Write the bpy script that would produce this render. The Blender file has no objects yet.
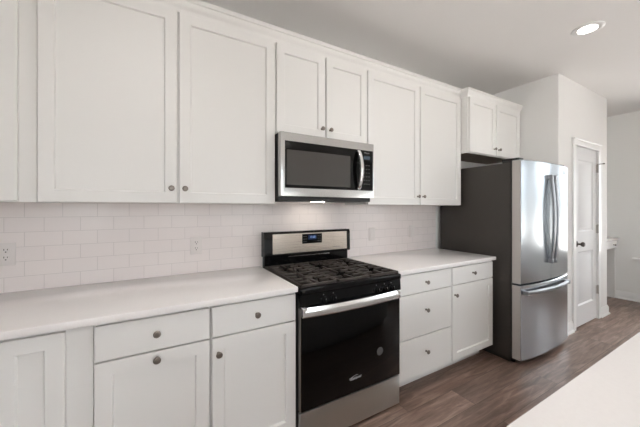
import bpy, bmesh, math, random
from mathutils import Vector, Matrix
random.seed(7)
PI = math.pi
scene = bpy.context.scene
COL = scene.collection

# ------------------------------------------------------------------ camera
F_PX, HORIZON, YAW = 287.025, 208.0748, math.radians(30.1577)
cd = bpy.data.cameras.new('camera')
cd.sensor_width = 36.0
cd.lens = F_PX * 36.0 / 640.0
cd.shift_y = (HORIZON - 213.5) / 640.0
cd.clip_start = 0.02
cam = bpy.data.objects.new('camera', cd)
COL.objects.link(cam)
cam.location = (-0.688, -2.0643, 1.345)
cam.rotation_euler = (PI / 2, 0, -YAW)
scene.camera = cam

# ------------------------------------------------------------------ colour management
vs = scene.view_settings
vs.view_transform = 'Standard'
vs.look = 'None'
vs.gamma = 1.0
vs.use_curve_mapping = False
vs.exposure = 1.73

# ------------------------------------------------------------------ sky
SKY_STRENGTH = 3.3
LAMP_STRENGTH = 3.0      # glow of the lens itself
SPOT_WATTS = 10.0
world = bpy.data.worlds.new('daylight')
scene.world = world
world.use_nodes = True
wn, wl = world.node_tree.nodes, world.node_tree.links
wn.clear()
wo = wn.new('ShaderNodeOutputWorld')
bg = wn.new('ShaderNodeBackground')
tc = wn.new('ShaderNodeTexCoord')
sx = wn.new('ShaderNodeSeparateXYZ')
rp = wn.new('ShaderNodeValToRGB')
nz = wn.new('ShaderNodeTexNoise')
nz.inputs['Scale'].default_value = 9.0
ad = wn.new('ShaderNodeMath'); ad.operation = 'MULTIPLY_ADD'
ad.inputs[1].default_value = 0.25
wl.new(tc.outputs['Generated'], sx.inputs[0])
wl.new(tc.outputs['Generated'], nz.inputs['Vector'])
wl.new(nz.outputs['Fac'], ad.inputs[0])
wl.new(sx.outputs['Z'], ad.inputs[2])
wl.new(ad.outputs[0], rp.inputs['Fac'])
e = rp.color_ramp.elements
e[0].position = 0.06; e[0].color = (0.95, 0.92, 0.88, 1)
e[1].position = 0.30; e[1].color = (0.92, 0.96, 1.0, 1)
m1 = rp.color_ramp.elements.new(0.12); m1.color = (0.22, 0.25, 0.25, 1)
m2 = rp.color_ramp.elements.new(0.20); m2.color = (0.30, 0.34, 0.37, 1)
wl.new(rp.outputs['Color'], bg.inputs['Color'])
bg.inputs['Strength'].default_value = SKY_STRENGTH
wl.new(bg.outputs[0], wo.inputs[0])


# ------------------------------------------------------------------ materials
def mat(name, color, rough=0.5, metal=0.0, spec=0.5, coat=0.0, emit=None, strength=0.0, bump=None):
    m = bpy.data.materials.new(name)
    m.use_nodes = True
    n, l = m.node_tree.nodes, m.node_tree.links
    b = n['Principled BSDF']
    b.inputs['Base Color'].default_value = (*color, 1)
    b.inputs['Roughness'].default_value = rough
    b.inputs['Metallic'].default_value = metal
    b.inputs['Specular IOR Level'].default_value = spec
    b.inputs['Coat Weight'].default_value = coat
    if emit:
        b.inputs['Emission Color'].default_value = (*emit, 1)
        b.inputs['Emission Strength'].default_value = strength
    if bump:
        sc_, st = bump
        t = n.new('ShaderNodeTexCoord')
        nn = n.new('ShaderNodeTexNoise')
        nn.inputs['Scale'].default_value = sc_
        nn.inputs['Detail'].default_value = 3
        bp = n.new('ShaderNodeBump')
        bp.inputs['Strength'].default_value = st
        bp.inputs['Distance'].default_value = 0.002
        l.new(t.outputs['Object'], nn.inputs['Vector'])
        l.new(nn.outputs['Fac'], bp.inputs['Height'])
        l.new(bp.outputs[0], b.inputs['Normal'])
    return m


M = {}
M['cabinet'] = mat('cabinet_paint', (0.79, 0.78, 0.76), 0.36, bump=(60, 0.03))
M['wall'] = mat('wall_paint', (0.78, 0.77, 0.755), 0.75, bump=(180, 0.12))
M['wall_lightened'] = mat('lightened_wall_paint', (0.84, 0.84, 0.82), 0.75, bump=(180, 0.12))  # slightly greener wall paint, lightened to offset weak light on this wall
M['ceiling'] = mat('ceiling_paint', (0.84, 0.825, 0.81), 0.85, bump=(150, 0.1))
M['trim'] = mat('trim_paint', (0.82, 0.82, 0.81), 0.32)
M['door'] = mat('door_paint', (0.74, 0.74, 0.745), 0.6, spec=0.12)
M['nickel'] = mat('satin_nickel', (0.24, 0.21, 0.185), 0.3, 1.0)
M['hinge'] = mat('hinge_nickel', (0.42, 0.40, 0.38), 0.3, 1.0)
M['bronze'] = mat('dark_bronze', (0.10, 0.09, 0.085), 0.3, 1.0)
M['chrome'] = mat('bright_steel', (0.84, 0.84, 0.84), 0.16, 1.0)
M['black_gloss'] = mat('black_enamel', (0.004, 0.004, 0.0045), 0.14, spec=0.25)
M['black_glass'] = mat('black_glass', (0.002, 0.002, 0.002), 0.06, spec=0.22)
M['black_matte'] = mat('black_plastic', (0.012, 0.012, 0.012), 0.45)
M['cast_iron'] = mat('cast_iron', (0.038, 0.029, 0.025), 0.5, bump=(400, 0.3))
M['fridge_side'] = mat('textured_charcoal_steel', (0.042, 0.036, 0.031), 0.5, bump=(700, 0.25))
M['gasket'] = mat('rubber_gasket', (0.05, 0.05, 0.05), 0.7)
M['plastic_white'] = mat('white_plastic', (0.77, 0.72, 0.70), 0.3)
M['slot'] = mat('slot_dark', (0.03, 0.025, 0.025), 0.6)
M['grey_print'] = mat('grey_print', (0.30, 0.30, 0.30), 0.4)
M['white_print'] = mat('white_print', (0.55, 0.55, 0.55), 0.4)
M['sticker'] = mat('grey_sticker', (0.09, 0.09, 0.09), 0.45)
M['digits'] = mat('lit_digits', (0.1, 0.2, 0.5), 0.4, emit=(0.35, 0.6, 1.0), strength=0.14)
M['lcd'] = mat('lcd_blue', (0.012, 0.018, 0.04), 0.1, emit=(0.03, 0.08, 0.25), strength=0.05)
M['lamp'] = mat('lamp_lens', (0.9, 0.9, 0.9), 0.5, emit=(1.0, 0.95, 0.89), strength=LAMP_STRENGTH)
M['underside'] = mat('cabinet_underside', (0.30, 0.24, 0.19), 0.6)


def steel(name, color, rough, axis, amount=0.05):
    m = mat(name, color, rough, 1.0)
    n, l = m.node_tree.nodes, m.node_tree.links
    b = n['Principled BSDF']
    t = n.new('ShaderNodeTexCoord'); mp = n.new('ShaderNodeMapping')
    s = [900, 900, 900]; s[axis] = 4
    mp.inputs['Scale'].default_value = s
    nn = n.new('ShaderNodeTexNoise'); nn.inputs['Scale'].default_value = 1.0; nn.inputs['Detail'].default_value = 2
    mr = n.new('ShaderNodeMapRange')
    mr.inputs['To Min'].default_value = rough - amount
    mr.inputs['To Max'].default_value = rough + amount
    l.new(t.outputs['Object'], mp.inputs['Vector'])
    l.new(mp.outputs[0], nn.inputs['Vector'])
    l.new(nn.outputs['Fac'], mr.inputs['Value'])
    l.new(mr.outputs[0], b.inputs['Roughness'])
    return m


M['steel'] = steel('brushed_steel_horizontal', (0.52, 0.515, 0.505), 0.22, 0)
M['steel_fridge'] = steel('brushed_steel_fridge', (0.43, 0.455, 0.48), 0.24, 0, 0.04)
M['steel_edge'] = steel('steel_door_edge', (0.50, 0.48, 0.46), 0.34, 2)
M['steel_drawer'] = steel('brushed_steel_drawer', (0.60, 0.63, 0.62), 0.32, 0)
M['steel_warm'] = steel('brushed_steel_backguard', (0.56, 0.495, 0.43), 0.28, 0)


def quartz():
    m = mat('white_quartz', (0.80, 0.78, 0.765), 0.16)
    n, l = m.node_tree.nodes, m.node_tree.links
    b = n['Principled BSDF']
    t = n.new('ShaderNodeTexCoord')
    nn = n.new('ShaderNodeTexNoise'); nn.inputs['Scale'].default_value = 90; nn.inputs['Detail'].default_value = 5
    r = n.new('ShaderNodeValToRGB')
    r.color_ramp.elements[0].position = 0.3; r.color_ramp.elements[0].color = (0.86, 0.83, 0.815, 1)
    r.color_ramp.elements[1].position = 0.6; r.color_ramp.elements[1].color = (0.875, 0.845, 0.83, 1)
    l.new(t.outputs['Object'], nn.inputs['Vector']); l.new(nn.outputs['Fac'], r.inputs['Fac'])
    l.new(r.outputs['Color'], b.inputs['Base Color'])
    return m


def tile():
    m = mat('glazed_subway_tile', (0.78, 0.74, 0.73), 0.2)
    n, l = m.node_tree.nodes, m.node_tree.links
    b = n['Principled BSDF']
    t = n.new('ShaderNodeTexCoord'); s = n.new('ShaderNodeSeparateXYZ'); c = n.new('ShaderNodeCombineXYZ')
    a1 = n.new('ShaderNodeMath'); a1.operation = 'ADD'; a1.inputs[1].default_value = 3.0 * 0.1515 * 10 + 1.116 - 10 * 0.1515
    a2 = n.new('ShaderNodeMath'); a2.operation = 'SUBTRACT'; a2.inputs[1].default_value = 0.914
    l.new(t.outputs['Object'], s.inputs[0])
    l.new(s.outputs['X'], a1.inputs[0]); l.new(s.outputs['Z'], a2.inputs[0])
    l.new(a1.outputs[0], c.inputs['X']); l.new(a2.outputs[0], c.inputs['Y'])
    br = n.new('ShaderNodeTexBrick')
    br.offset = 0.5; br.offset_frequency = 2; br.squash = 1.0
    br.inputs['Scale'].default_value = 1.0
    br.inputs['Brick Width'].default_value = 0.1515
    br.inputs['Row Height'].default_value = 0.0765
    br.inputs['Mortar Size'].default_value = 0.0015
    br.inputs['Mortar Smooth'].default_value = 0.3
    br.inputs['Color1'].default_value = (0.85, 0.785, 0.77, 1)
    br.inputs['Color2'].default_value = (0.87, 0.805, 0.785, 1)
    br.inputs['Mortar'].default_value = (0.71, 0.655, 0.64, 1)
    l.new(c.outputs[0], br.inputs['Vector'])
    l.new(br.outputs['Color'], b.inputs['Base Color'])
    inv = n.new('ShaderNodeMath'); inv.operation = 'SUBTRACT'; inv.inputs[0].default_value = 1.0
    l.new(br.outputs['Fac'], inv.inputs[1])
    bp = n.new('ShaderNodeBump'); bp.inputs['Strength'].default_value = 0.5; bp.inputs['Distance'].default_value = 0.0015
    l.new(inv.outputs[0], bp.inputs['Height']); l.new(bp.outputs[0], b.inputs['Normal'])
    return m


def planks():
    m = mat('vinyl_wood_planks', (0.1, 0.07, 0.06), 0.38)
    n, l = m.node_tree.nodes, m.node_tree.links
    b = n['Principled BSDF']
    t = n.new('ShaderNodeTexCoord')
    br = n.new('ShaderNodeTexBrick')
    br.offset = 0.37; br.offset_frequency = 2
    br.inputs['Scale'].default_value = 1.0
    br.inputs['Brick Width'].default_value = 1.22
    br.inputs['Row Height'].default_value = 0.18
    br.inputs['Mortar Size'].default_value = 0.0012
    br.inputs['Mortar Smooth'].default_value = 0.2
    br.inputs['Bias'].default_value = 0.0
    br.inputs['Color1'].default_value = (0, 0, 0, 1)
    br.inputs['Color2'].default_value = (1, 1, 1, 1)
    br.inputs['Mortar'].default_value = (0.2, 0.2, 0.2, 1)
    l.new(t.outputs['Object'], br.inputs['Vector'])
    # per-plank shift of the grain
    mp = n.new('ShaderNodeMapping'); mp.inputs['Scale'].default_value = (3.2, 26, 1)
    l.new(t.outputs['Object'], mp.inputs['Vector'])
    addv = n.new('ShaderNodeVectorMath'); addv.operation = 'MULTIPLY_ADD'
    addv.inputs[1].default_value = (37, 19, 7)
    l.new(br.outputs['Color'], addv.inputs[0]); l.new(mp.outputs[0], addv.inputs[2])
    g1 = n.new('ShaderNodeTexNoise'); g1.inputs['Scale'].default_value = 1.0; g1.inputs['Detail'].default_value = 7
    g1.inputs['Roughness'].default_value = 0.62; g1.inputs['Distortion'].default_value = 0.6
    l.new(addv.outputs[0], g1.inputs['Vector'])
    r1 = n.new('ShaderNodeValToRGB')
    e = r1.color_ramp.elements
    e[0].position = 0.30; e[0].color = (0.112, 0.070, 0.052, 1)
    e[1].position = 0.72; e[1].color = (0.36, 0.255, 0.205, 1)
    mid = e.new(0.5); mid.color = (0.212, 0.140, 0.110, 1)
    l.new(g1.outputs['Fac'], r1.inputs['Fac'])
    hs = n.new('ShaderNodeHueSaturation')
    mr = n.new('ShaderNodeMapRange'); mr.inputs['To Min'].default_value = 0.74; mr.inputs['To Max'].default_value = 1.2
    l.new(br.outputs['Color'], mr.inputs['Value'])
    l.new(mr.outputs[0], hs.inputs['Value']); l.new(r1.outputs['Color'], hs.inputs['Color'])
    mx = n.new('ShaderNodeMixRGB'); mx.inputs['Color2'].default_value = (0.045, 0.032, 0.027, 1)
    l.new(br.outputs['Fac'], mx.inputs['Fac']); l.new(hs.outputs['Color'], mx.inputs['Color1'])
    l.new(mx.outputs[0], b.inputs['Base Color'])
    bp = n.new('ShaderNodeBump'); bp.inputs['Strength'].default_value = 0.12; bp.inputs['Distance'].default_value = 0.001
    l.new(g1.outputs['Fac'], bp.inputs['Height']); l.new(bp.outputs[0], b.inputs['Normal'])
    return m


def window_glass():
    m = bpy.data.materials.new('clear_window_glass'); m.use_nodes = True
    n, l = m.node_tree.nodes, m.node_tree.links
    n.clear()
    o = n.new('ShaderNodeOutputMaterial'); mx = n.new('ShaderNodeMixShader')
    t = n.new('ShaderNodeBsdfTransparent'); g = n.new('ShaderNodeBsdfGlossy'); g.inputs['Roughness'].default_value = 0.02
    fr = n.new('ShaderNodeFresnel'); fr.inputs['IOR'].default_value = 1.3
    l.new(fr.outputs[0], mx.inputs[0]); l.new(t.outputs[0], mx.inputs[1]); l.new(g.outputs[0], mx.inputs[2])
    l.new(mx.outputs[0], o.inputs[0])
    return m


M['quartz'] = quartz()
M['tile'] = tile()
M['planks'] = planks()
M['glass'] = window_glass()


# ------------------------------------------------------------------ mesh helpers
class MB:
    """collects shapes, in world coordinates, for ONE mesh object"""
    def __init__(self): self.bm = bmesh.new()

    def _merge(self, b):
        me = bpy.data.meshes.new('tmp'); b.to_mesh(me); b.free()
        self.bm.from_mesh(me); bpy.data.meshes.remove(me)

    def box(self, x0, x1, y0, y1, z0, z1, bev=0.0, seg=1, mtx=None):
        b = bmesh.new()
        bmesh.ops.create_cube(b, size=1.0)
        for v in b.verts:
            v.co = Vector(((x0 + x1) / 2 + v.co.x * (x1 - x0), (y0 + y1) / 2 + v.co.y * (y1 - y0), (z0 + z1) / 2 + v.co.z * (z1 - z0)))
        if bev > 0:
            bmesh.ops.bevel(b, geom=list(b.edges), offset=bev, segments=seg, profile=0.5, affect='EDGES')
        if mtx: bmesh.ops.transform(b, matrix=mtx, verts=b.verts)
        self._merge(b); return self

    def lathe(self, c, prof, axis=(0, 0, 1), n=24):
        """prof: list of (radius, distance along the axis)"""
        b = bmesh.new()
        ax = Vector(axis).normalized()
        u = ax.orthogonal().normalized(); w = ax.cross(u)
        rings = []
        for r, h in prof:
            if r < 1e-6: rings.append([b.verts.new(Vector(c) + ax * h)])
            else: rings.append([b.verts.new(Vector(c) + ax * h + (u * math.cos(2 * PI * k / n) + w * math.sin(2 * PI * k / n)) * r) for k in range(n)])
        for A, B in zip(rings, rings[1:]):
            for k in range(n):
                k2 = (k + 1) % n
                if len(A) == 1 and len(B) == 1: continue
                if len(A) == 1: b.faces.new((A[0], B[k2], B[k]))
                elif len(B) == 1: b.faces.new((A[k], A[k2], B[0]))
                else: b.faces.new((A[k], A[k2], B[k2], B[k]))
        if len(rings[0]) > 1: b.faces.new(list(reversed(rings[0])))
        if len(rings[-1]) > 1: b.faces.new(rings[-1])
        bmesh.ops.recalc_face_normals(b, faces=b.faces)
        self._merge(b); return self

    def tube(self, pts, r, n=10, caps=True):
        b = bmesh.new(); pts = [Vector(p) for p in pts]; rings = []
        for i, p in enumerate(pts):
            d = (pts[min(i + 1, len(pts) - 1)] - pts[max(i - 1, 0)]).normalized()
            ref = Vector((0, 0, 1)) if abs(d.z) < 0.9 else Vector((1, 0, 0))
            u = d.cross(ref).normalized(); w = d.cross(u)
            rr = r[i] if isinstance(r, (list, tuple)) else r
            rings.append([b.verts.new(p + (u * math.cos(2 * PI * k / n) + w * math.sin(2 * PI * k / n)) * rr) for k in range(n)])
        for A, B in zip(rings, rings[1:]):
            for k in range(n): b.faces.new((A[k], A[(k + 1) % n], B[(k + 1) % n], B[k]))
        if caps: b.faces.new(list(reversed(rings[0]))); b.faces.new(rings[-1])
        bmesh.ops.recalc_face_normals(b, faces=b.faces)
        self._merge(b); return self

    def sweep(self, sections):
        """closed cross-sections (lists of points, same length), skinned and capped"""
        b = bmesh.new(); R = [[b.verts.new(p) for p in s] for s in sections]; n = len(R[0])
        for A, B in zip(R, R[1:]):
            for k in range(n): b.faces.new((A[k], A[(k + 1) % n], B[(k + 1) % n], B[k]))
        b.faces.new(list(reversed(R[0]))); b.faces.new(R[-1])
        bmesh.ops.recalc_face_normals(b, faces=b.faces)
        self._merge(b); return self

    def prism(self, poly, axis, a, b_):
        def P(p, t):
            return {'x': (t, p[0], p[1]), 'y': (p[0], t, p[1]), 'z': (p[0], p[1], t)}[axis]
        return self.sweep([[P(p, a) for p in poly], [P(p, b_) for p in poly]])

    def shaker(self, x0, x1, z0, z1, yf, th=0.02, st=0.057, rec=0.011, e=0.0015):
        """a five-piece door that faces -y"""
        b = bmesh.new()
        def ring(ix, y): return [b.verts.new((x0 + ix, y, z0 + ix)), b.verts.new((x1 - ix, y, z0 + ix)), b.verts.new((x1 - ix, y, z1 - ix)), b.verts.new((x0 + ix, y, z1 - ix))]
        R = [ring(0, yf + th), ring(0, yf + e), ring(e, yf), ring(st - 0.001, yf), ring(st + 0.004, yf + rec)]
        for A, B in zip(R, R[1:]):
            for k in range(4): b.faces.new((A[k], A[(k + 1) % 4], B[(k + 1) % 4], B[k]))
        b.faces.new(R[-1]); b.faces.new(list(reversed(R[0])))
        bmesh.ops.recalc_face_normals(b, faces=b.faces)
        self._merge(b); return self

    def text(self, body, loc, size, depth=0.0006, align='CENTER', shear=0.0):
        cu = bpy.data.curves.new('t', 'FONT'); cu.body = body; cu.size = size; cu.extrude = depth
        cu.align_x = align; cu.align_y = 'CENTER'; cu.shear = shear; cu.resolution_u = 3
        o = bpy.data.objects.new('t', cu); COL.objects.link(o)
        o.rotation_euler = (PI / 2, 0, 0); o.location = loc
        bpy.context.view_layer.update()
        me = bpy.data.meshes.new_from_object(o.evaluated_get(bpy.context.evaluated_depsgraph_get()))
        me.transform(o.matrix_world); self.bm.from_mesh(me)
        bpy.data.objects.remove(o); bpy.data.curves.remove(cu); bpy.data.meshes.remove(me)
        return self

    def build(self, name, material, parent=None, angle=35):
        off = Vector((0, 0, 0)); p = parent
        while p: off += p.location; p = p.parent
        bmesh.ops.translate(self.bm, vec=-off, verts=self.bm.verts)
        me = bpy.data.meshes.new(name); self.bm.to_mesh(me); self.bm.free()
        for pl in me.polygons: pl.use_smooth = True
        me.set_sharp_from_angle(angle=math.radians(angle))
        me.materials.append(material)
        o = bpy.data.objects.new(name, me); COL.objects.link(o)
        if parent: o.parent = parent
        return o


def tag(o, label, cat, group=None, kind=None):
    o['label'] = label; o['category'] = cat
    if group: o['group'] = group
    if kind: o['kind'] = kind
    return o


def thing(name, loc, label, cat, group=None):
    o = bpy.data.objects.new(name, None); o.empty_display_size = 0.1
    COL.objects.link(o); o.location = loc
    return tag(o, label, cat, group)


def struct(mb, name, m, label, cat): return tag(mb.build(name, m), label, cat, kind='structure')


# ------------------------------------------------------------------ room shell
XL, XR, YR, ZC = -2.7, 5.33, -5.6, 2.741
PX0, PX1, PY = 2.9345, 4.315, -0.737
T = 0.12
struct(MB().box(XL - T, XR + T, YR - T, 0.15, -0.1, 0), 'floor', M['planks'], 'brown wood plank floor running past the range and refrigerator', 'floor')
struct(MB().box(XL - T, XR + T, YR - T, 0.15, ZC, ZC + 0.12), 'ceiling', M['ceiling'], 'plain off-white ceiling above the wall cabinets', 'ceiling')
struct(MB().box(XL, PX0, 0.008, 0.15, 0, ZC), 'wall_back', M['wall'], 'kitchen wall that carries the cabinets and tiles', 'wall')
# the pantry block; the door leaf and its jambs sit in a recess in its front
DX0, DX1, DH = 3.335, 3.985, 2.035
pb = MB()
pb.box(PX0, DX0 - 0.02, PY, 0.15, 0, ZC).box(DX1 + 0.02, PX1, PY, 0.15, 0, ZC)
pb.box(DX0 - 0.02, DX1 + 0.02, PY, 0.15, DH + 0.02, ZC).box(DX0 - 0.02, DX1 + 0.02, PY + 0.11, 0.15, 0, DH + 0.02)
struct(pb, 'wall_pantry', M['wall'], 'white wall block with the pantry door, beside the refrigerator', 'wall')
struct(MB().box(PX1, XR, 0.008, 0.15, 0, ZC), 'wall_nook', M['wall'], 'wall behind the small desk past the pantry', 'wall')


def wall_with_openings(name, fixed0, fixed1, a0, a1, openings, along, label, paint='wall'):
    """openings: (a0, a1, z0, z1) sorted along the wall"""
    mb = MB()
    def bx(p, q, z0, z1):
        if q - p < 1e-4: return
        if along == 'y': mb.box(fixed0, fixed1, p, q, z0, z1)
        else: mb.box(p, q, fixed0, fixed1, z0, z1)
    cur = a0
    for (p, q, z0, z1) in openings:
        bx(cur, p, 0, ZC); bx(p, q, 0, z0); bx(p, q, z1, ZC); cur = q
    bx(cur, a1, 0, ZC)
    return struct(mb, name, M[paint], label, 'wall')


WR = [(-5.50, -3.72, 0.63, 2.40), (-2.90, -2.15, 0.63, 2.35), (-1.42, -0.86, 0.63, 2.15)]
wall_with_openings('wall_right', XR, XR + T, YR, 0.15, WR, 'y', 'far pale grey wall of the dining area past the pantry', 'wall_lightened')
WF = [(-2.3, -1.4, 0.8, 2.3), (-0.4, 0.2, 0.8, 2.3), (0.9, 1.9, 0.8, 2.3)]  # windows added in the unseen wall to light the room
wall_with_openings('wall_front', YR - T, YR, XL - T, XR + T, WF, 'x', 'wall with added windows behind the island')


def window(name, along, p, q, z0, z1, label, side=1):
    w = abs(q - p)
    def bx(mb, a0, a1, d0, d1, b0, b1, bev=0.0):
        # d = depth measured into the room from the wall's inner face
        if along == 'y' and side < 0: mb.box(XL + d0, XL + d1, a0, a1, b0, b1, bev)
        elif along == 'y': mb.box(XR - d1, XR - d0, a0, a1, b0, b1, bev)
        else: mb.box(a0, a1, YR + d0, YR + d1, b0, b1, bev)
        return mb
    fr = MB(); t = 0.045
    bx(fr, p, p + t, -0.1, -0.03, z0, z1); bx(fr, q - t, q, -0.1, -0.03, z0, z1)
    bx(fr, p + t, q - t, -0.1, -0.03, z0, z0 + t); bx(fr, p + t, q - t, -0.1, -0.03, z1 - t, z1)
    zm = (z0 + z1) / 2
    bx(fr, p + t, q - t, -0.085, -0.04, zm - 0.02, zm + 0.02)
    o = struct(fr, name, M['trim'], label, 'window')
    bx(MB(), p + t, q - t, -0.072, -0.068, z0 + t, zm - 0.02).build('pane', M['glass'], o)
    bx(MB(), p + t, q - t, -0.062, -0.058, zm + 0.02, z1 - t).build('pane', M['glass'], o)
    if z0 > 0.3:
        s = MB(); bx(s, p - 0.11, q + 0.11, 0.0, 0.085, z0 - 0.028, z0, 0.004); bx(s, p, q, -0.03, 0.0, z0 - 0.028, z0)
        s.build('window_sill', M['trim'], o)
        a = MB(); bx(a, p - 0.06, q + 0.06, 0.0, 0.018, z0 - 0.10, z0 - 0.028, 0.003); a.build('apron', M['trim'], o)
    c = MB()
    return o


WL = [(-4.9, -3.0, 0.63, 2.30)]  # window added out of view to light the far dining wall
wall_with_openings('wall_left', XL - T, XL, YR, 0.15, WL, 'y', 'wall with an added wide window at the near end of the cabinet run')

window('window_1', 'y', *WR[2], 'white sash window on the far dining wall, nearest the desk')
window('window_2', 'y', *WR[1], 'white sash window in the middle of the far dining wall')
window('window_3', 'y', *WR[0], 'white window on the far dining wall, furthest from the desk')
window('added_window_4', 'x', *WF[0], 'added unseen white sash window behind the island, furthest from the dining wall')
window('added_window_5', 'x', *WF[1], 'added unseen narrow white sash window in the middle of the wall behind the island')
window('added_window_7', 'y', *WL[0], 'added unseen wide white window in the wall at the near end of the cabinet run', -1)
window('added_window_6', 'x', *WF[2], 'added unseen white sash window behind the island, nearest the dining wall')

struct(MB().box(XL, 1.962, 0.0, 0.008, 0.90, 1.40), 'trim_3', M['tile'], 'white subway tile backsplash between counter and wall cabinets', 'backsplash')


def base_profile(y, s=-1):
    return [(y, 0), (y + s * 0.026, 0), (y + s * 0.026, 0.010), (y + s * 0.020, 0.020), (y + s * 0.015, 0.024), (y + s * 0.015, 0.085), (y + s * 0.009, 0.100), (y + s * 0.006, 0.112), (y, 0.112)]


CX0, CX1 = 3.262, 4.058            # outer edges of the pantry door casing
bb = MB()
bb.prism(base_profile(PY), 'x', PX0 + 0.002, CX0)
struct(bb, 'baseboard_refrigerator', M['trim'], 'short white baseboard between refrigerator and pantry door', 'baseboard')
bb = MB()
prof = base_profile(0)
sec = [[(CX1, PY + d, z) for d, z in prof], [(PX1 - d, PY + d, z) for d, z in prof], [(PX1 - d, 0.006, z) for d, z in prof]]
bb.sweep(sec)
struct(bb, 'baseboard_pantry', M['trim'], 'white baseboard wrapping the corner of the pantry wall', 'baseboard')
bb = MB(); bb.sweep([[(XR + d, -0.02, z) for d, z in prof], [(XR + d, YR + 0.0, z) for d, z in prof]])
struct(bb, 'baseboard_dining', M['trim'], 'white baseboard along the far pale wall', 'baseboard')
bb = MB(); bb.prism(base_profile(0.008), 'x', PX1 + 0.03, XR - 0.03)
struct(bb, 'baseboard_nook', M['trim'], 'white baseboard under the small desk', 'baseboard')

# door casing with a capped head
cs = MB()
cs.box(CX0, DX0 - 0.006, PY - 0.018, PY, 0, DH + 0.006, 0.003).box(DX1 + 0.006, CX1, PY - 0.018, PY, 0, DH + 0.006, 0.003)
cs.box(CX0, CX1, PY - 0.020, PY, DH + 0.006, DH + 0.066, 0.003).box(CX0 - 0.008, CX1 + 0.008, PY - 0.030, PY, DH + 0.066, DH + 0.084, 0.004)
cs.box(DX0 - 0.02, DX0 - 0.002, PY, PY + 0.11, 0, DH + 0.004).box(DX1 + 0.002, DX1 + 0.02, PY, PY + 0.11, 0, DH + 0.004)
cs.box(DX0 - 0.02, DX1 + 0.02, PY, PY + 0.11, DH + 0.004, DH + 0.02)
struct(cs, 'trim_4', M['trim'], 'white casing around the pantry door', 'door casing')


def pantry_door():
    yf = PY + 0.004; b = bmesh.new(); th = 0.035
    panels = [(DX0 + 0.105, DX1 - 0.105, 1.075, 1.895), (DX0 + 0.105, DX1 - 0.105, 0.24, 0.85)]
    mb = MB()
    x0, x1 = DX0 + 0.003, DX1 - 0.003
    zs = [0.012, 0.24, 0.85, 1.075, 1.895, DH]
    a, c = panels[0][0], panels[0][1]
    mb.box(x0, a, yf, yf + th, zs[0], zs[5]).box(c, x1, yf, yf + th, zs[0], zs[5])
    mb.box(a, c, yf, yf + th, zs[0], zs[1]).box(a, c, yf, yf + th, zs[2], zs[3]).box(a, c, yf, yf + th, zs[4], zs[5])
    o = struct(mb, 'door_1', M['door'], 'white two-panel pantry door with dark knob beside the refrigerator', 'door')
    for (p, q, z0, z1) in panels:
        m_ = MB()
        bb_ = bmesh.new()
        def ring(i, y): return [bb_.verts.new((p + i, y, z0 + i)), bb_.verts.new((q - i, y, z0 + i)), bb_.verts.new((q - i, y, z1 - i)), bb_.verts.new((p + i, y, z1 - i))]
        R = [ring(0, yf), ring(0.014, yf + 0.012), ring(0.040, yf + 0.012), ring(0.052, yf + 0.006)]
        for A, B in zip(R, R[1:]):
            for k in range(4): bb_.faces.new((A[k], A[(k + 1) % 4], B[(k + 1) % 4], B[k]))
        bb_.faces.new(R[-1]); bmesh.ops.recalc_face_normals(bb_, faces=bb_.faces)
        # make the single-sided field face the room
        for f_ in bb_.faces:
            if f_.normal.y > 0.5: f_.normal_flip()
        m_._merge(bb_)
        # vertical grooves of the planked panel
        g = (q - p - 0.104) / 3
        m_.box(p + 0.02, q - 0.02, yf + 0.014, yf + 0.03, z0 + 0.02, z1 - 0.02)
        m_.build('door_panel', M['door'], o)
    kb = MB(); kx, kz = DX0 + 0.06, 0.945
    kb.lathe((kx, yf, kz), [(0.032, 0), (0.032, 0.006), (0.024, 0.010), (0.011, 0.014), (0.010, 0.034), (0.018, 0.040), (0.026, 0.050), (0.027, 0.060), (0.021, 0.070), (0.0, 0.074)], (0, -1, 0))
    kb.build('door_knob', M['bronze'], o)
    for k, hz in enumerate((1.825, 1.09, 0.355)):
        h = MB()
        h.tube([(DX1 + 0.002, PY - 0.008, hz - 0.05), (DX1 + 0.002, PY - 0.008, hz + 0.05)], 0.008, 10)
        h.box(DX1 - 0.02, DX1 + 0.001, yf - 0.003, yf + 0.001, hz - 0.05, hz + 0.05)
        h.lathe((DX1 + 0.002, PY - 0.008, hz + 0.05), [(0.008, 0), (0.005, 0.006), (0, 0.009)])
        h.build('hinge', M['hinge'], o)
        if k == 0:
            s = MB(); s.tube([(DX1 + 0.002, PY - 0.012, hz + 0.052), (DX1 + 0.045, PY - 0.045, hz + 0.058)], 0.004, 8)
            s.lathe((DX1 + 0.045, PY - 0.045, hz + 0.058), [(0.008, 0), (0.008, 0.012), (0, 0.014)], (0.8, -0.6, 0.1), 10)
            s.build('door_stop', M['bronze'], o)
    return o


pantry_door()

# ------------------------------------------------------------------ crown moulding
def crown(name, path, label):
    prof = [(0.0, 2.430), (0.005, 2.430), (0.006, 2.448), (0.012, 2.456), (0.020, 2.464), (0.026, 2.476), (0.029, 2.488), (0.036, 2.492), (0.037, 2.502), (0.0, 2.502)]
    n = len(path); secs = []
    for i, p in enumerate(path):
        P = Vector((p[0], p[1]))
        def nrm(a, b): d = (Vector(b) - Vector(a)).normalized(); return Vector((d.y, -d.x))
        if i == 0: N = nrm(path[0], path[1])
        elif i == n - 1: N = nrm(path[-2], path[-1])
        else:
            n1, n2 = nrm(path[i - 1], path[i]), nrm(path[i], path[i + 1])
            N = (n1 + n2) / (1 + n1.dot(n2))
        secs.append([(P.x + N.x * d, P.y + N.y * d, z) for d, z in prof])
    mb = MB().sweep(secs)
    return struct(mb, name, M['cabinet'], label, 'crown moulding')


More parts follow.
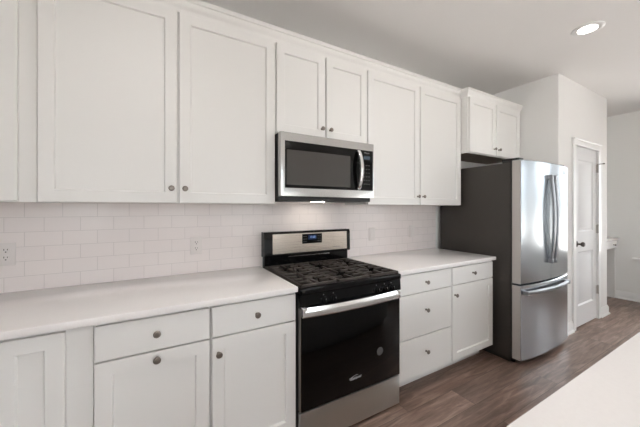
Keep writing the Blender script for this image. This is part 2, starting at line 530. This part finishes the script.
YU, YUF, YFD = -0.310, -0.290, -0.393      # upper door faces, upper face frames, fridge cabinet door faces
crown('trim_1', [(XL, YUF), (1.95, YUF), (1.95, YFD + 0.02), (PX0, YFD + 0.02)], 'white crown moulding along the tops of the wall cabinets')


# ------------------------------------------------------------------ hardware
def knob(x, y, z, parent, r=0.015):
    MB().lathe((x, y, z), [(0.008, 0), (0.007, 0.003), (0.0055, 0.008), (0.0055, 0.014), (0.010, 0.017), (r, 0.022), (r, 0.025), (r * 0.75, 0.029), (0, 0.031)], (0, -1, 0), 20).build('knob', M['nickel'], parent)


# ------------------------------------------------------------------ wall cabinets
def wall_cabinet(x0, x1, z0, z1, doors, label, yf=YU, group=None, extra=None):
    """doors: (x0, x1, knob x or None)"""
    r = thing('wall_cabinet', ((x0 + x1) / 2, 0, z0), label, 'cabinet', group)
    b = MB(); fy = yf + 0.0205
    b.box(x0 + 0.0005, x1 - 0.0005, fy + 0.019, -0.0005, z0 + 0.012, z1)
    b.box(x0 + 0.0005, x1 - 0.0005, fy, fy + 0.019, z0, z1)                     # face frame
    b.box(x0 + 0.0005, x0 + 0.018, fy + 0.019, -0.0005, z0, z0 + 0.012).box(x1 - 0.018, x1 - 0.0005, fy + 0.019, -0.0005, z0, z0 + 0.012)
    b.build('body', M['cabinet'], r)
    for (a, c, kx, kz, zb, zt) in doors:
        d = MB().shaker(a, c, zb, zt, yf).build('door', M['cabinet'], r)
        if kx is not None: knob(kx, yf, kz, d)
    return r


ZT, ZB = 2.426, 1.374
G = 'white wall cabinets above the counter'
wall_cabinet(-1.98, -1.1445, 1.372, 2.430, [(-1.96, -1.204, None, 0, ZB + .004, ZT)], 'white wall cabinet cut off by the photo edge above a wall outlet', group=G)
wall_cabinet(-1.1435, -0.0005, 1.372, 2.430, [(-1.139, -0.576, -0.603, 1.452, ZB, ZT), (-0.563, -0.006, -0.536, 1.452, ZB, ZT)],
             'wide white two-door wall cabinet beside the microwave, over the longer counter', group=G)
wall_cabinet(0.0005, 0.7615, 1.835, 2.430, [(0.006, 0.3755, 0.345, 1.905, 1.842, ZT), (0.3865, 0.756, 0.415, 1.905, 1.842, ZT)],
             'short white two-door wall cabinet directly above the microwave', group=G)
wall_cabinet(0.7625, 1.9495, 1.372, 2.430, [(0.769, 1.353, 1.325, 1.447, ZB, ZT), (1.365, 1.943, 1.394, 1.447, ZB, ZT)],
             'white two-door wall cabinet between microwave and refrigerator', group=G)
fc = wall_cabinet(1.9505, 2.932, 1.885, 2.430, [(1.962, 2.413, 2.375, 1.957, 1.892, ZT), (2.425, 2.90, 2.463, 1.957, 1.892, ZT)],
                  'short deep white wall cabinet over the refrigerator', yf=YFD, group=G)
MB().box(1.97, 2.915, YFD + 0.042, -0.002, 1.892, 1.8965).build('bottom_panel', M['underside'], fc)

# ------------------------------------------------------------------ base cabinets
YB, YBF = -0.632, -0.611


def base_cabinet(x0, x1, fronts, label, fill=None):
    r = thing('base_cabinet', ((x0 + x1) / 2, -0.3, 0), label, 'cabinet', 'white base cabinets under the counters')
    b = MB()
    b.box(x0 + 0.0005, x1 - 0.0005, YBF, -0.0005, 0.128, 0.8835)
    b.build('body', M['cabinet'], r)
    MB().box(x0 + 0.0005, x1 - 0.0005, -0.500, -0.485, 0.0, 0.1275).build('toe_kick', M['cabinet'], r)
    for f in fronts:
        kind, a, c, z0, z1, kx, kz = f
        if kind == 'drawer': o = MB().box(a, c, YB, YBF - 0.0005, z0, z1, 0.002).build('drawer', M['cabinet'], r)
        else: o = MB().shaker(a, c, z0, z1, YB).build('door', M['cabinet'], r)
        if kx is not None: knob(kx, YB, kz, o)
    return r


DT, DM, DL, DBt = 0.872, 0.730, 0.722, 0.132
base_cabinet(-1.72, -0.8955, [('door', -1.172, -0.980, DBt, DT, None, 0), ('door', -1.70, -1.184, DBt, DT, None, 0)],
             'white corner base cabinet with a narrow door, at the photo edge')
base_cabinet(-0.8945, -0.4525, [('drawer', -0.889, -0.459, DM, DT, -0.674, 0.805), ('door', -0.889, -0.459, DBt, DL, -0.674, 0.693)],
             'white base cabinet between the corner cabinet and the one beside the range')
base_cabinet(-0.4515, -0.0025, [('drawer', -0.446, -0.010, DM, DT, -0.230, 0.803), ('door', -0.446, -0.010, DBt, DL, -0.418, 0.650)],
             'white drawer-and-door base cabinet touching the range, under the longer counter')
base_cabinet(0.7645, 1.3475, [('drawer', 0.771, 1.342, 0.735, DT, 1.045, 0.803), ('drawer', 0.771, 1.342, 0.420, 0.727, 1.045, 0.600), ('drawer', 0.771, 1.342, DBt, 0.412, 1.045, 0.296)],
             'white three-drawer base cabinet between the range and the door cabinet')
base_cabinet(1.3485, 1.936, [('drawer', 1.354, 1.917, 0.735, DT, 1.622, 0.807), ('door', 1.354, 1.917, DBt, 0.727, 1.383, 0.655)],
             'white drawer-and-door base cabinet beside the refrigerator')

tag(MB().box(-1.95, -0.0015, -0.645, -0.0005, 0.884, 0.914, 0.003, 2).build('countertop', M['quartz']), 'long white quartz countertop ending at the range with two outlets above it', 'countertop')
tag(MB().box(0.7635, 1.949, -0.645, -0.0005, 0.884, 0.914, 0.003, 2).build('countertop', M['quartz']), 'short white quartz countertop between range and refrigerator', 'countertop')

# ------------------------------------------------------------------ outlets
def outlet(x, z, label, switch=False):
    o = thing('wall_switch' if switch else 'wall_outlet', (x, 0, z - 0.058), label, 'switch' if switch else 'outlet', 'white plates on the tiles')
    MB().box(x - 0.036, x + 0.036, -0.006, -0.0003, z - 0.058, z + 0.058, 0.002, 2).build('cover_plate', M['plastic_white'], o)
    if switch:
        r = MB().box(x - 0.0165, x + 0.0165, -0.009, -0.0055, z - 0.033, z + 0.033, 0.0015)
        r.build('rocker', M['plastic_white'], o)
    else:
        for s in (-1, 1):
            zc = z + s * 0.0195
            f = MB(); n = 20
            poly = [(x + 0.0172 * max(-0.94, min(0.94, 1.2 * math.cos(2 * PI * k / n))), zc + 0.0165 * math.sin(2 * PI * k / n)) for k in range(n)]
            f.prism(poly, 'y', -0.0085, -0.0055)
            rc = f.build('receptacle', M['plastic_white'], o)
            sl = MB()
            sl.box(x - 0.0078, x - 0.0052, -0.0089, -0.0080, zc + 0.000, zc + 0.009).box(x + 0.0050, x + 0.0075, -0.0089, -0.0080, zc + 0.001, zc + 0.008)
            sl.lathe((x, -0.0080, zc - 0.0075), [(0.003, 0), (0.003, 0.0009)], (0, -1, 0), 10)
            sl.build('slots', M['slot'], rc)
    return o


outlet(-1.334, 1.110, 'white duplex outlet on the tiles at the photo edge, furthest from the range')
outlet(-0.441, 1.096, 'white duplex outlet on the tiles beside the range backguard, over the longer counter')
outlet(1.066, 1.103, 'white rocker switch on the tiles over the short counter, nearer the range', True)
outlet(1.590, 1.110, 'white rocker switch on the tiles over the short counter, nearer the refrigerator', True)

# ------------------------------------------------------------------ range
def gas_range():
    r = thing('gas_range', (0.381, -0.33, 0), 'black and stainless gas range standing between the two counters', 'range')
    X0, X1 = 0.004, 0.758
    b = MB().box(X0, X1, -0.625, -0.004, 0.03, 0.868, 0.002)
    for fx in (0.05, 0.71):
        for fy in (-0.58, -0.08): b.lathe((fx, fy, 0.0), [(0.018, 0), (0.018, 0.03)], n=12)
    b.build('body', M['black_matte'], r)
    # cooktop: a shallow pan with a raised rim
    c = MB()
    c.box(X0 + 0.001, X1 - 0.001, -0.640, -0.004, 0.8685, 0.886, 0.004)
    c.box(X0, X0 + 0.022, -0.655, -0.008, 0.880, 0.903, 0.005, 2).box(X1 - 0.022, X1, -0.655, -0.008, 0.880, 0.903, 0.005, 2)
    c.box(X0, X1, -0.668, -0.632, 0.866, 0.903, 0.008, 3)
    c.build('cooktop', M['black_gloss'], r)
    # burners
    for (bx, by, br) in ((0.165, -0.455, 0.048), (0.165, -0.195, 0.038), (0.381, -0.325, 0.042), (0.597, -0.455, 0.046), (0.597, -0.195, 0.036)):
        bu = MB().lathe((bx, by, 0.886), [(br + 0.012, 0), (br + 0.010, 0.005), (br, 0.008), (br * 0.9, 0.016), (br * 0.86, 0.018), (0, 0.018)], n=28).build('burner', M['bronze'], r)
        MB().lathe((bx, by, 0.904), [(br * 0.9, 0), (br * 0.92, 0.004), (br * 0.85, 0.008), (0, 0.009)], n=28).build('burner_cap', M['cast_iron'], bu)
    # three continuous grates
    for (ga, gb) in ((0.012, 0.256), (0.260, 0.502), (0.506, 0.750)):
        g = MB(); t = 0.008; z0, z1 = 0.904, 0.920; y0, y1 = -0.640, -0.064
        def bar(xa, ya, xb, yb):
            g.box(min(xa, xb) - t, max(xa, xb) + t, min(ya, yb) - t, max(ya, yb) + t, z0, z1, 0.003)
        bar(ga + t, y0, ga + t, y1); bar(gb - t, y0, gb - t, y1); bar(ga + t, y0, gb - t, y0); bar(ga + t, y1, gb - t, y1)
        ym = (y0 + y1) / 2; bar(ga + t, ym, gb - t, ym)
        xm = (ga + gb) / 2
        for yc in ((y0 + ym) / 2, (y1 + ym) / 2):
            bar(xm, yc + 0.045, xm, yc + 0.130); bar(xm, yc - 0.130, xm, yc - 0.045)
            bar(ga + t, yc, xm - 0.045, yc); bar(xm + 0.045, yc, gb - t, yc)
            for s in (-1, 1):
                bar(ga + t, yc + s * 0.07, xm - 0.05, yc + s * 0.07); bar(xm + 0.05, yc + s * 0.07, gb - t, yc + s * 0.07)
        for fx in (ga + t, gb - t):
            for fy in (y0, ym, y1): g.box(fx - t, fx + t, fy - t, fy + t, 0.8855, z0 + 0.002)
        g.build('grate', M['cast_iron'], r)
    # control panel, leaning back a little
    MB().prism([(-0.626, 0.795), (-0.662, 0.795), (-0.657, 0.8655), (-0.626, 0.8655)], 'x', X0, X1).build('control_panel', M['black_gloss'], r)
    for kx in (0.152, 0.218, 0.381, 0.545, 0.612):
        if kx == 0.381: continue
        k = MB().lathe((kx, -0.659, 0.823), [(0.021, 0), (0.021, 0.004), (0.017, 0.006), (0.016, 0.018), (0.014, 0.021), (0, 0.022)], (0, -1, 0.05), 24)
        k.box(kx - 0.0035, kx + 0.0035, -0.688, -0.676, 0.808, 0.838, 0.002)
        kk = k.build('knob', M['black_gloss'], r)
        MB().box(kx - 0.001, kx + 0.001, -0.6886, -0.687, 0.828, 0.837).build('pointer', M['grey_print'], kk)
    k = MB().lathe((0.672, -0.659, 0.823), [(0.021, 0), (0.021, 0.004), (0.017, 0.006), (0.016, 0.018), (0.014, 0.021), (0, 0.022)], (0, -1, 0.05), 24)
    k.box(0.6685, 0.6755, -0.688, -0.676, 0.808, 0.838, 0.002)
    kk = k.build('knob', M['black_gloss'], r)
    MB().box(0.671, 0.673, -0.6886, -0.687, 0.828, 0.837).build('pointer', M['grey_print'], kk)
    # printed marks over the knobs
    for kx in (0.152, 0.218, 0.545, 0.612, 0.672):
        MB().lathe((kx, -0.6590, 0.852), [(0.003, 0), (0.003, 0.0006)], (0, -1, 0), 8).build('knob_marking', M['grey_print'], r)
    # oven door
    d = MB().box(0.012, 0.755, -0.656, -0.628, 0.222, 0.790, 0.004, 2).build('oven_door', M['black_glass'], r)
    MB().box(0.0075, 0.0118, -0.652, -0.630, 0.224, 0.788).build('edge_strip', M['steel_edge'], d)
    hb = []
    n = 20
    for i in range(n + 1):
        s = i / n; x = 0.008 + s * 0.722; yy = -0.674 - 0.022 * math.sin(PI * s) ** 0.8
        hb.append([(x, yy, 0.750), (x, yy - 0.012, 0.751), (x, yy - 0.014, 0.758), (x, yy - 0.009, 0.782), (x, yy - 0.003, 0.800), (x, yy + 0.004, 0.803), (x, yy + 0.006, 0.750)])
    h = MB().sweep(hb)
    h.box(0.008, 0.036, -0.685, -0.655, 0.751, 0.802, 0.003, 2).box(0.704, 0.732, -0.685, -0.655, 0.751, 0.802, 0.003, 2)
    h.build('handle', M['chrome'], d)
    lg = MB().text('Whirlpool', (0.379, -0.6565, 0.3085), 0.0215, shear=0.15)
    lg.build('brand_mark', M['white_print'], d)
    ring = [(0.372 + 0.030 * math.cos(a), -0.6568, 0.313 + 0.010 * math.sin(a) + 0.006 * math.cos(a)) for a in [0.3 + k * (2 * PI - 1.3) / 24 for k in range(25)]]
    MB().tube(ring, 0.0009, 6).build('brand_swirl', M['white_print'], d)
    n = 28
    MB().lathe((0.578, -0.6562, 0.421), [(0.0265, 0), (0.0265, 0.0006), (0.0255, 0.0008)], (0, -1, 0), n).build('round_sticker', M['sticker'], d)
    # lower drawer
    MB().box(0.006, 0.756, -0.652, -0.628, 0.022, 0.214, 0.004, 2).build('storage_drawer', M['steel_drawer'], r)
    # backguard
    g = MB()
    g.box(0.014, 0.757, -0.050, -0.004, 0.896, 1.000, 0.003)
    g.prism([(-0.004, 0.985), (-0.058, 0.985), (-0.070, 0.992), (-0.066, 1.150), (-0.058, 1.1665), (-0.004, 1.1665)], 'x', 0.006, 0.768)
    bgd = g.build('backguard', M['black_gloss'], r)
    yb = lambda z: -0.0705 + (z - 0.992) * 0.004 / 0.158
    MB().prism([(yb(1.004) + 0.004, 1.004), (yb(1.004) - 0.0016, 1.004), (yb(1.150) - 0.0016, 1.150), (yb(1.150) + 0.004, 1.150)], 'x', 0.070, 0.733).build('steel_panel', M['steel_warm'], bgd)
    MB().box(0.205, 0.57, -0.054, -0.049, 0.972, 0.979, 0.001).build('vent_slot', M['chrome'], bgd)
    MB().box(0.312, 0.488, -0.0745, -0.066, 1.068, 1.143, 0.002).build('display', M['black_glass'], bgd)
    MB().box(0.362, 0.436, -0.0752, -0.0743, 1.098, 1.134).build('screen', M['lcd'], bgd)
    MB().text('12:00', (0.401, -0.0757, 1.117), 0.022, 0.0004).build('clock_digits', M['digits'], bgd)
    for bx in (0.325, 0.342, 0.452, 0.470):
        for bz in (1.084, 1.104, 1.124): MB().box(bx - 0.005, bx + 0.005, -0.0749, -0.0742, bz - 0.0025, bz + 0.0025).build('button', M['sticker'], bgd)
    MB().text('Whirlpool', (0.625, -0.0722, 1.028), 0.016, 0.0004, shear=0.15).build('brand_mark', M['grey_print'], bgd)
    return r


gas_range()

# ------------------------------------------------------------------ microwave
def microwave():
    r = thing('microwave', (0.381, -0.19, 1.39), 'stainless over-the-range microwave mounted above the gas range', 'microwave')
    X0, X1, Z0, Z1 = 0.002, 0.760, 1.419, 1.829
    YF = -0.386
    b = MB().box(X0 + 0.001, X1 - 0.001, -0.345, -0.0005, 1.392, Z1, 0.002)
    b.build('body', M['black_matte'], r)
    for gx in (0.18, 0.58): MB().box(gx - 0.11, gx + 0.11, -0.31, -0.15, 1.389, 1.3925).build('grease_filter', M['sticker'], r)
    MB().box(0.335, 0.425, -0.215, -0.165, 1.390, 1.3925, 0.0008).build('task_light', M['task_lamp'], r)
    # steel front: border of the door and panel
    GX0, GX1, GZ0, GZ1 = 0.031, 0.751, 1.474, 1.774
    f = MB()
    bmx = bmesh.new()
    def ring(x0, x1, z0, z1, y): return [bmx.verts.new((x0, y, z0)), bmx.verts.new((x1, y, z0)), bmx.verts.new((x1, y, z1)), bmx.verts.new((x0, y, z1))]
    R = [ring(X0, X1, Z0, Z1, -0.346), ring(X0, X1, Z0, Z1, YF + 0.006), ring(X0 + 0.002, X1 - 0.002, Z0 + 0.003, Z1 - 0.003, YF + 0.001), ring(X0 + 0.008, X1 - 0.008, Z0 + 0.008, Z1 - 0.008, YF), ring(GX0, GX1, GZ0, GZ1, YF), ring(GX0, GX1, GZ0, GZ1, YF + 0.006)]
    for A, B in zip(R, R[1:]):
        for k in range(4): bmx.faces.new((A[k], A[(k + 1) % 4], B[(k + 1) % 4], B[k]))
    bmx.faces.new(R[-1]); bmx.faces.new(list(reversed(R[0])))
    bmesh.ops.recalc_face_normals(bmx, faces=bmx.faces)
    f._merge(bmx)
    f.build('front_frame', M['steel'], r)
    XS = 0.598
    d = MB().box(GX0 + 0.0005, XS - 0.001, YF + 0.0005, YF + 0.0055, GZ0 + 0.0005, GZ1 - 0.0005).build('door_glass', M['black_glass'], r)
    MB().box(GX0 + 0.012, XS - 0.058, YF - 0.0003, YF + 0.0005, GZ0 + 0.020, GZ1 - 0.055).build('window_mesh', M['mw_window'], d)
    cp = MB().box(XS + 0.001, GX1 - 0.0005, YF + 0.0005, YF + 0.0055, GZ0 + 0.0005, GZ1 - 0.0005).build('control_panel', M['black_glass'], r)
    MB().box(0.662, 0.722, YF, YF + 0.0007, 1.706, 1.732).build('display', M['mw_lcd'], cp)
    for i in range(3):
        for j in range(6): MB().box(0.664 + i * 0.022, 0.674 + i * 0.022, YF + 0.0001, YF + 0.0007, 1.520 + j * 0.028, 1.525 + j * 0.028).build('button', M['sticker'], cp)
    MB().text('Whirlpool', (0.690, YF, 1.755), 0.012, 0.0004, shear=0.15).build('brand_mark', M['grey_print'], cp)
    # bowed handle
    s = []; n = 18
    for i in range(n + 1):
        t = i / n; z = 1.484 + t * (1.764 - 1.484); o = 0.012 + 0.040 * math.sin(PI * t) ** 0.75
        y = YF - o; xa, xb = 0.596, 0.626
        s.append([(xa, y + 0.010, z), (xa + 0.003, y, z), ((xa + xb) / 2, y - 0.004, z), (xb - 0.003, y, z), (xb, y + 0.010, z)])
    h = MB().sweep(s)
    h.box(0.598, 0.624, YF - 0.016, YF + 0.001, 1.482, 1.504, 0.003).box(0.598, 0.624, YF - 0.016, YF + 0.001, 1.744, 1.766, 0.003)
    h.build('handle', M['chrome'], d)
    return r


M['task_lamp'] = mat('task_lamp_lens', (0.9, 0.88, 0.84), 0.4, emit=(1.0, 0.9, 0.78), strength=12.0)
M['mw_window'] = mat('microwave_window', (0.055, 0.05, 0.046), 0.22)
M['mw_lcd'] = mat('microwave_display', (0.03, 0.04, 0.05), 0.15, emit=(0.05, 0.09, 0.13), strength=0.08)
microwave()

# ------------------------------------------------------------------ refrigerator
def fridge():
    FX0, FX1 = 1.997, 2.907
    xc = (FX0 + FX1) / 2; hw = (FX1 - FX0) / 2
    r = thing('refrigerator', (xc, -0.4, 0), 'stainless french-door refrigerator with charcoal sides between counter and pantry', 'refrigerator')
    b = MB().box(FX0 + 0.002, FX1 - 0.002, -0.740, -0.03, 0.035, 1.742, 0.004, 2)
    b.box(FX0 + 0.02, FX1 - 0.02, -0.72, -0.10, 0.0, 0.036)
    b.build('body', M['fridge_side'], r)
    def front(x): return -0.822 - 0.036 * (1 - ((x - xc) / hw) ** 2)
    def panel(x0, x1, z0, z1):
        n = 16; xs = [x0 + (x1 - x0) * k / n for k in range(n + 1)]
        rad = 0.006
        mb = MB(); bm_ = bmesh.new()
        cols = []
        for k, x in enumerate(xs):
            y = front(x)
            cols.append([bm_.verts.new((x, -0.752, z0)), bm_.verts.new((x, y + rad, z0)), bm_.verts.new((x, y, z0 + rad)), bm_.verts.new((x, y, z1 - rad)), bm_.verts.new((x, y + rad, z1)), bm_.verts.new((x, -0.752, z1))])
        for A, B in zip(cols, cols[1:]):
            for j in range(6): bm_.faces.new((A[j], A[(j + 1) % 6], B[(j + 1) % 6], B[j]))
        bm_.faces.new(cols[0]); bm_.faces.new(list(reversed(cols[-1])))
        bmesh.ops.recalc_face_normals(bm_, faces=bm_.faces)
        mb._merge(bm_); return mb
    def gask(x0, x1, z0, z1): return MB().box(x0 + 0.012, x1 - 0.012, -0.7515, -0.7405, z0 + 0.012, z1 - 0.012)
    xm = 2.452
    for (x0, x1, hx) in ((FX0, xm - 0.002, xm - 0.040), (xm + 0.002, FX1, xm + 0.024)):
        d = panel(x0, x1, 0.698, 1.757).build('door', M['steel_fridge'], r)
        if x0 == FX0: MB().box(FX0 - 0.001, FX0 + 0.0005, -0.818, -0.753, 0.702, 1.753).build('edge_reflection', M['edge_reflection'], d)  # thin plate added over the steel side, coloured like its reflection
        gask(x0, x1, 0.698, 1.757).build('gasket', M['gasket'], d)
        s = []; n = 24
        for i in range(n + 1):
            t = i / n; z = 0.865 + t * 0.765; y = front(hx) - 0.018 - 0.026 * math.sin(PI * t) ** 0.8; w = 0.014
            s.append([(hx - w, y + 0.012, z), (hx - w, y - 0.004, z), (hx - w * 0.6, y - 0.010, z), (hx + w * 0.6, y - 0.010, z), (hx + w, y - 0.004, z), (hx + w, y + 0.012, z)])
        h = MB().sweep(s)
        yh = front(hx)
        h.box(hx - 0.015, hx + 0.015, yh - 0.034, yh + 0.002, 0.850, 0.890, 0.004, 2).box(hx - 0.015, hx + 0.015, yh - 0.034, yh + 0.002, 1.605, 1.645, 0.004, 2)
        h.build('handle', M['steel_handle'], d)
        if hx > xm:
            MB().box(2.758, 2.784, front(2.77) - 0.0022, front(2.77) + 0.004, 1.672, 1.712, 0.001).build('badge', M['grey_print'], d)
    d = panel(FX0, FX1, 0.045, 0.684).build('freezer_drawer', M['steel_fridge'], r)
    MB().box(FX0 - 0.001, FX0 + 0.0005, -0.818, -0.753, 0.049, 0.680).build('drawer_edge_reflection', M['edge_reflection'], d)  # same added plate with the reflection in its colour
    gask(FX0, FX1, 0.045, 0.684).build('gasket', M['gasket'], d)
    s = []; n = 28
    for i in range(n + 1):
        t = i / n; x = FX0 + 0.015 + t * (FX1 - FX0 - 0.10); y = front(x) - 0.024 - 0.012 * math.sin(PI * t) ** 0.6; z = 0.628; w = 0.015
        s.append([(x, y + 0.012, z - w), (x, y - 0.004, z - w), (x, y - 0.010, z - w * 0.5), (x, y - 0.010, z + w * 0.5), (x, y - 0.004, z + w), (x, y + 0.012, z + w)])
    h = MB().sweep(s)
    for x in (FX0 + 0.035, FX1 - 0.105): h.box(x - 0.018, x + 0.018, front(x) - 0.040, front(x) + 0.002, 0.611, 0.645, 0.004, 2)
    h.build('handle', M['steel_handle'], d)
    for x in (FX0 + 0.05, FX1 - 0.05): MB().box(x - 0.04, x + 0.04, -0.800, -0.66, 1.7575, 1.778, 0.005, 2).box(x - 0.03, x + 0.03, -0.735, -0.66, 1.740, 1.760).build('hinge_cover', M['black_matte'], r)
    for x in (FX0 + 0.06, FX1 - 0.06): MB().lathe((x, -0.728, 0), [(0.022, 0), (0.022, 0.02), (0.012, 0.022), (0.012, 0.04)], n=14).build('foot', M['black_matte'], r)
    return r


M['steel_handle'] = steel('satin_steel_handle', (0.33, 0.34, 0.355), 0.36, 2)
M['edge_reflection'] = mat('painted_edge_reflection', (0.50, 0.465, 0.44), 0.4)  # pinkish grey stands in for the backsplash reflected in the steel side
fridge()

# ------------------------------------------------------------------ island
def island():
    r = thing('kitchen_island', (1.1, -2.25, 0), 'kitchen island with a pale quartz top across the aisle from the range', 'island')
    x0, x1, y0, y1 = -0.092, 2.35, -2.78, -1.757
    rad = 0.014; poly = []
    for (cx, cy, a0) in ((x1 - rad, y1 - rad, 0), (x0 + rad, y1 - rad, 90), (x0 + rad, y0 + rad, 180), (x1 - rad, y0 + rad, 270)):
        for k in range(7): a = math.radians(a0 + k * 15); poly.append((cx + rad * math.cos(a), cy + rad * math.sin(a)))
    def sc_(i):
        return [(p[0] + (i if p[0] < (x0 + x1) / 2 else -i), p[1] + (i if p[1] < (y0 + y1) / 2 else -i)) for p in poly]
    mb = MB().sweep([[(p[0], p[1], 0.884) for p in poly], [(p[0], p[1], 0.911) for p in poly], [(p[0], p[1], 0.914) for p in sc_(0.003)]])
    mb.build('worktop', M['quartz'], r)
    MB().box(x0 + 0.03, x1 - 0.03, y0 + 0.28, y1 - 0.045, 0.10, 0.8835).build('body', M['cabinet'], r)
    MB().box(x0 + 0.05, x1 - 0.05, y0 + 0.30, y1 - 0.12, 0.0, 0.10).build('toe_kick', M['cabinet'], r)
    return r


island()

# ------------------------------------------------------------------ small built-in desk past the pantry
def desk():
    x0, x1, yf = PX1 + 0.004, XR - 0.004, -0.585
    r = thing('built_in_desk', ((x0 + x1) / 2, -0.3, 0), 'small white built-in desk with a drawer in the nook past the pantry', 'desk')
    MB().box(x0, XR - 0.001, yf - 0.025, 0.007, 0.868, 0.900, 0.003).build('desk_top', M['quartz'], r)
    MB().box(x0, x1, yf + 0.022, 0.006, 0.745, 0.8675).build('apron', M['cabinet'], r)
    xm = (x0 + x1) / 2
    for a, c, kx in ((x0 + 0.02, xm - 0.01, (x0 + xm) / 2), (xm + 0.01, x1 - 0.02, x1 - 0.17)):
        d = MB().box(a, c, yf, yf + 0.0215, 0.752, 0.862, 0.002).build('drawer', M['cabinet'], r)
        knob(kx, yf, 0.807, d)
    for a, c in ((x1 - 0.035, x1 - 0.002), (x0 + 0.002, x0 + 0.03)): MB().box(a, c, yf + 0.022, -0.03, 0, 0.7448).build('side_panel', M['cabinet'], r)
    return r


desk()

# ------------------------------------------------------------------ recessed ceiling lights
def downlight():
    o = thing('ceiling_light', (0, 0, ZC), 'lit recessed ceiling light near the pantry wall', 'ceiling light', 'recessed ceiling lights')
    t = MB(); t.lathe((0, 0, ZC), [(0.0605, -0.0005), (0.100, -0.0005), (0.098, -0.004), (0.088, -0.0065), (0.068, -0.005), (0.0605, -0.004)], n=40)
    t.build('trim_ring', M['trim'], o)
    MB().lathe((0, 0, ZC), [(0.060, -0.0005), (0.060, -0.0045), (0.045, -0.0068), (0.0, -0.0075)], n=40).build('lens', M['lamp'], o)
    sd = bpy.data.lights.new('beam', 'SPOT')
    sd.energy = SPOT_WATTS; sd.color = (1.0, 0.975, 0.95); sd.spot_size = math.radians(140); sd.spot_blend = 1.0; sd.shadow_soft_size = 0.055
    so = bpy.data.objects.new('beam', sd); COL.objects.link(so); so.parent = o; so.location = (0, 0, -0.012)
    return o


d0 = downlight()
spots = [(2.238, -1.178, None),
         (0.76, -1.17, 'lit recessed ceiling light over the aisle in front of the range'),
         (-0.72, -1.17, 'lit recessed ceiling light over the aisle beside the longer counter'),
         (1.8, -4.4, 'lit recessed ceiling light behind the island'),
         (4.45, -2.7, 'added unseen recessed ceiling light that brightens the dining area')]  # last lamp is added out of view to brighten the far dining wall
for i, (x, y, lab) in enumerate(spots):
    if i == 0: r = d0
    else:
        r = d0.copy(); COL.objects.link(r); r['label'] = lab
        for ch in d0.children:
            c = ch.copy(); COL.objects.link(c); c.parent = r
    r.location = (x, y, ZC)
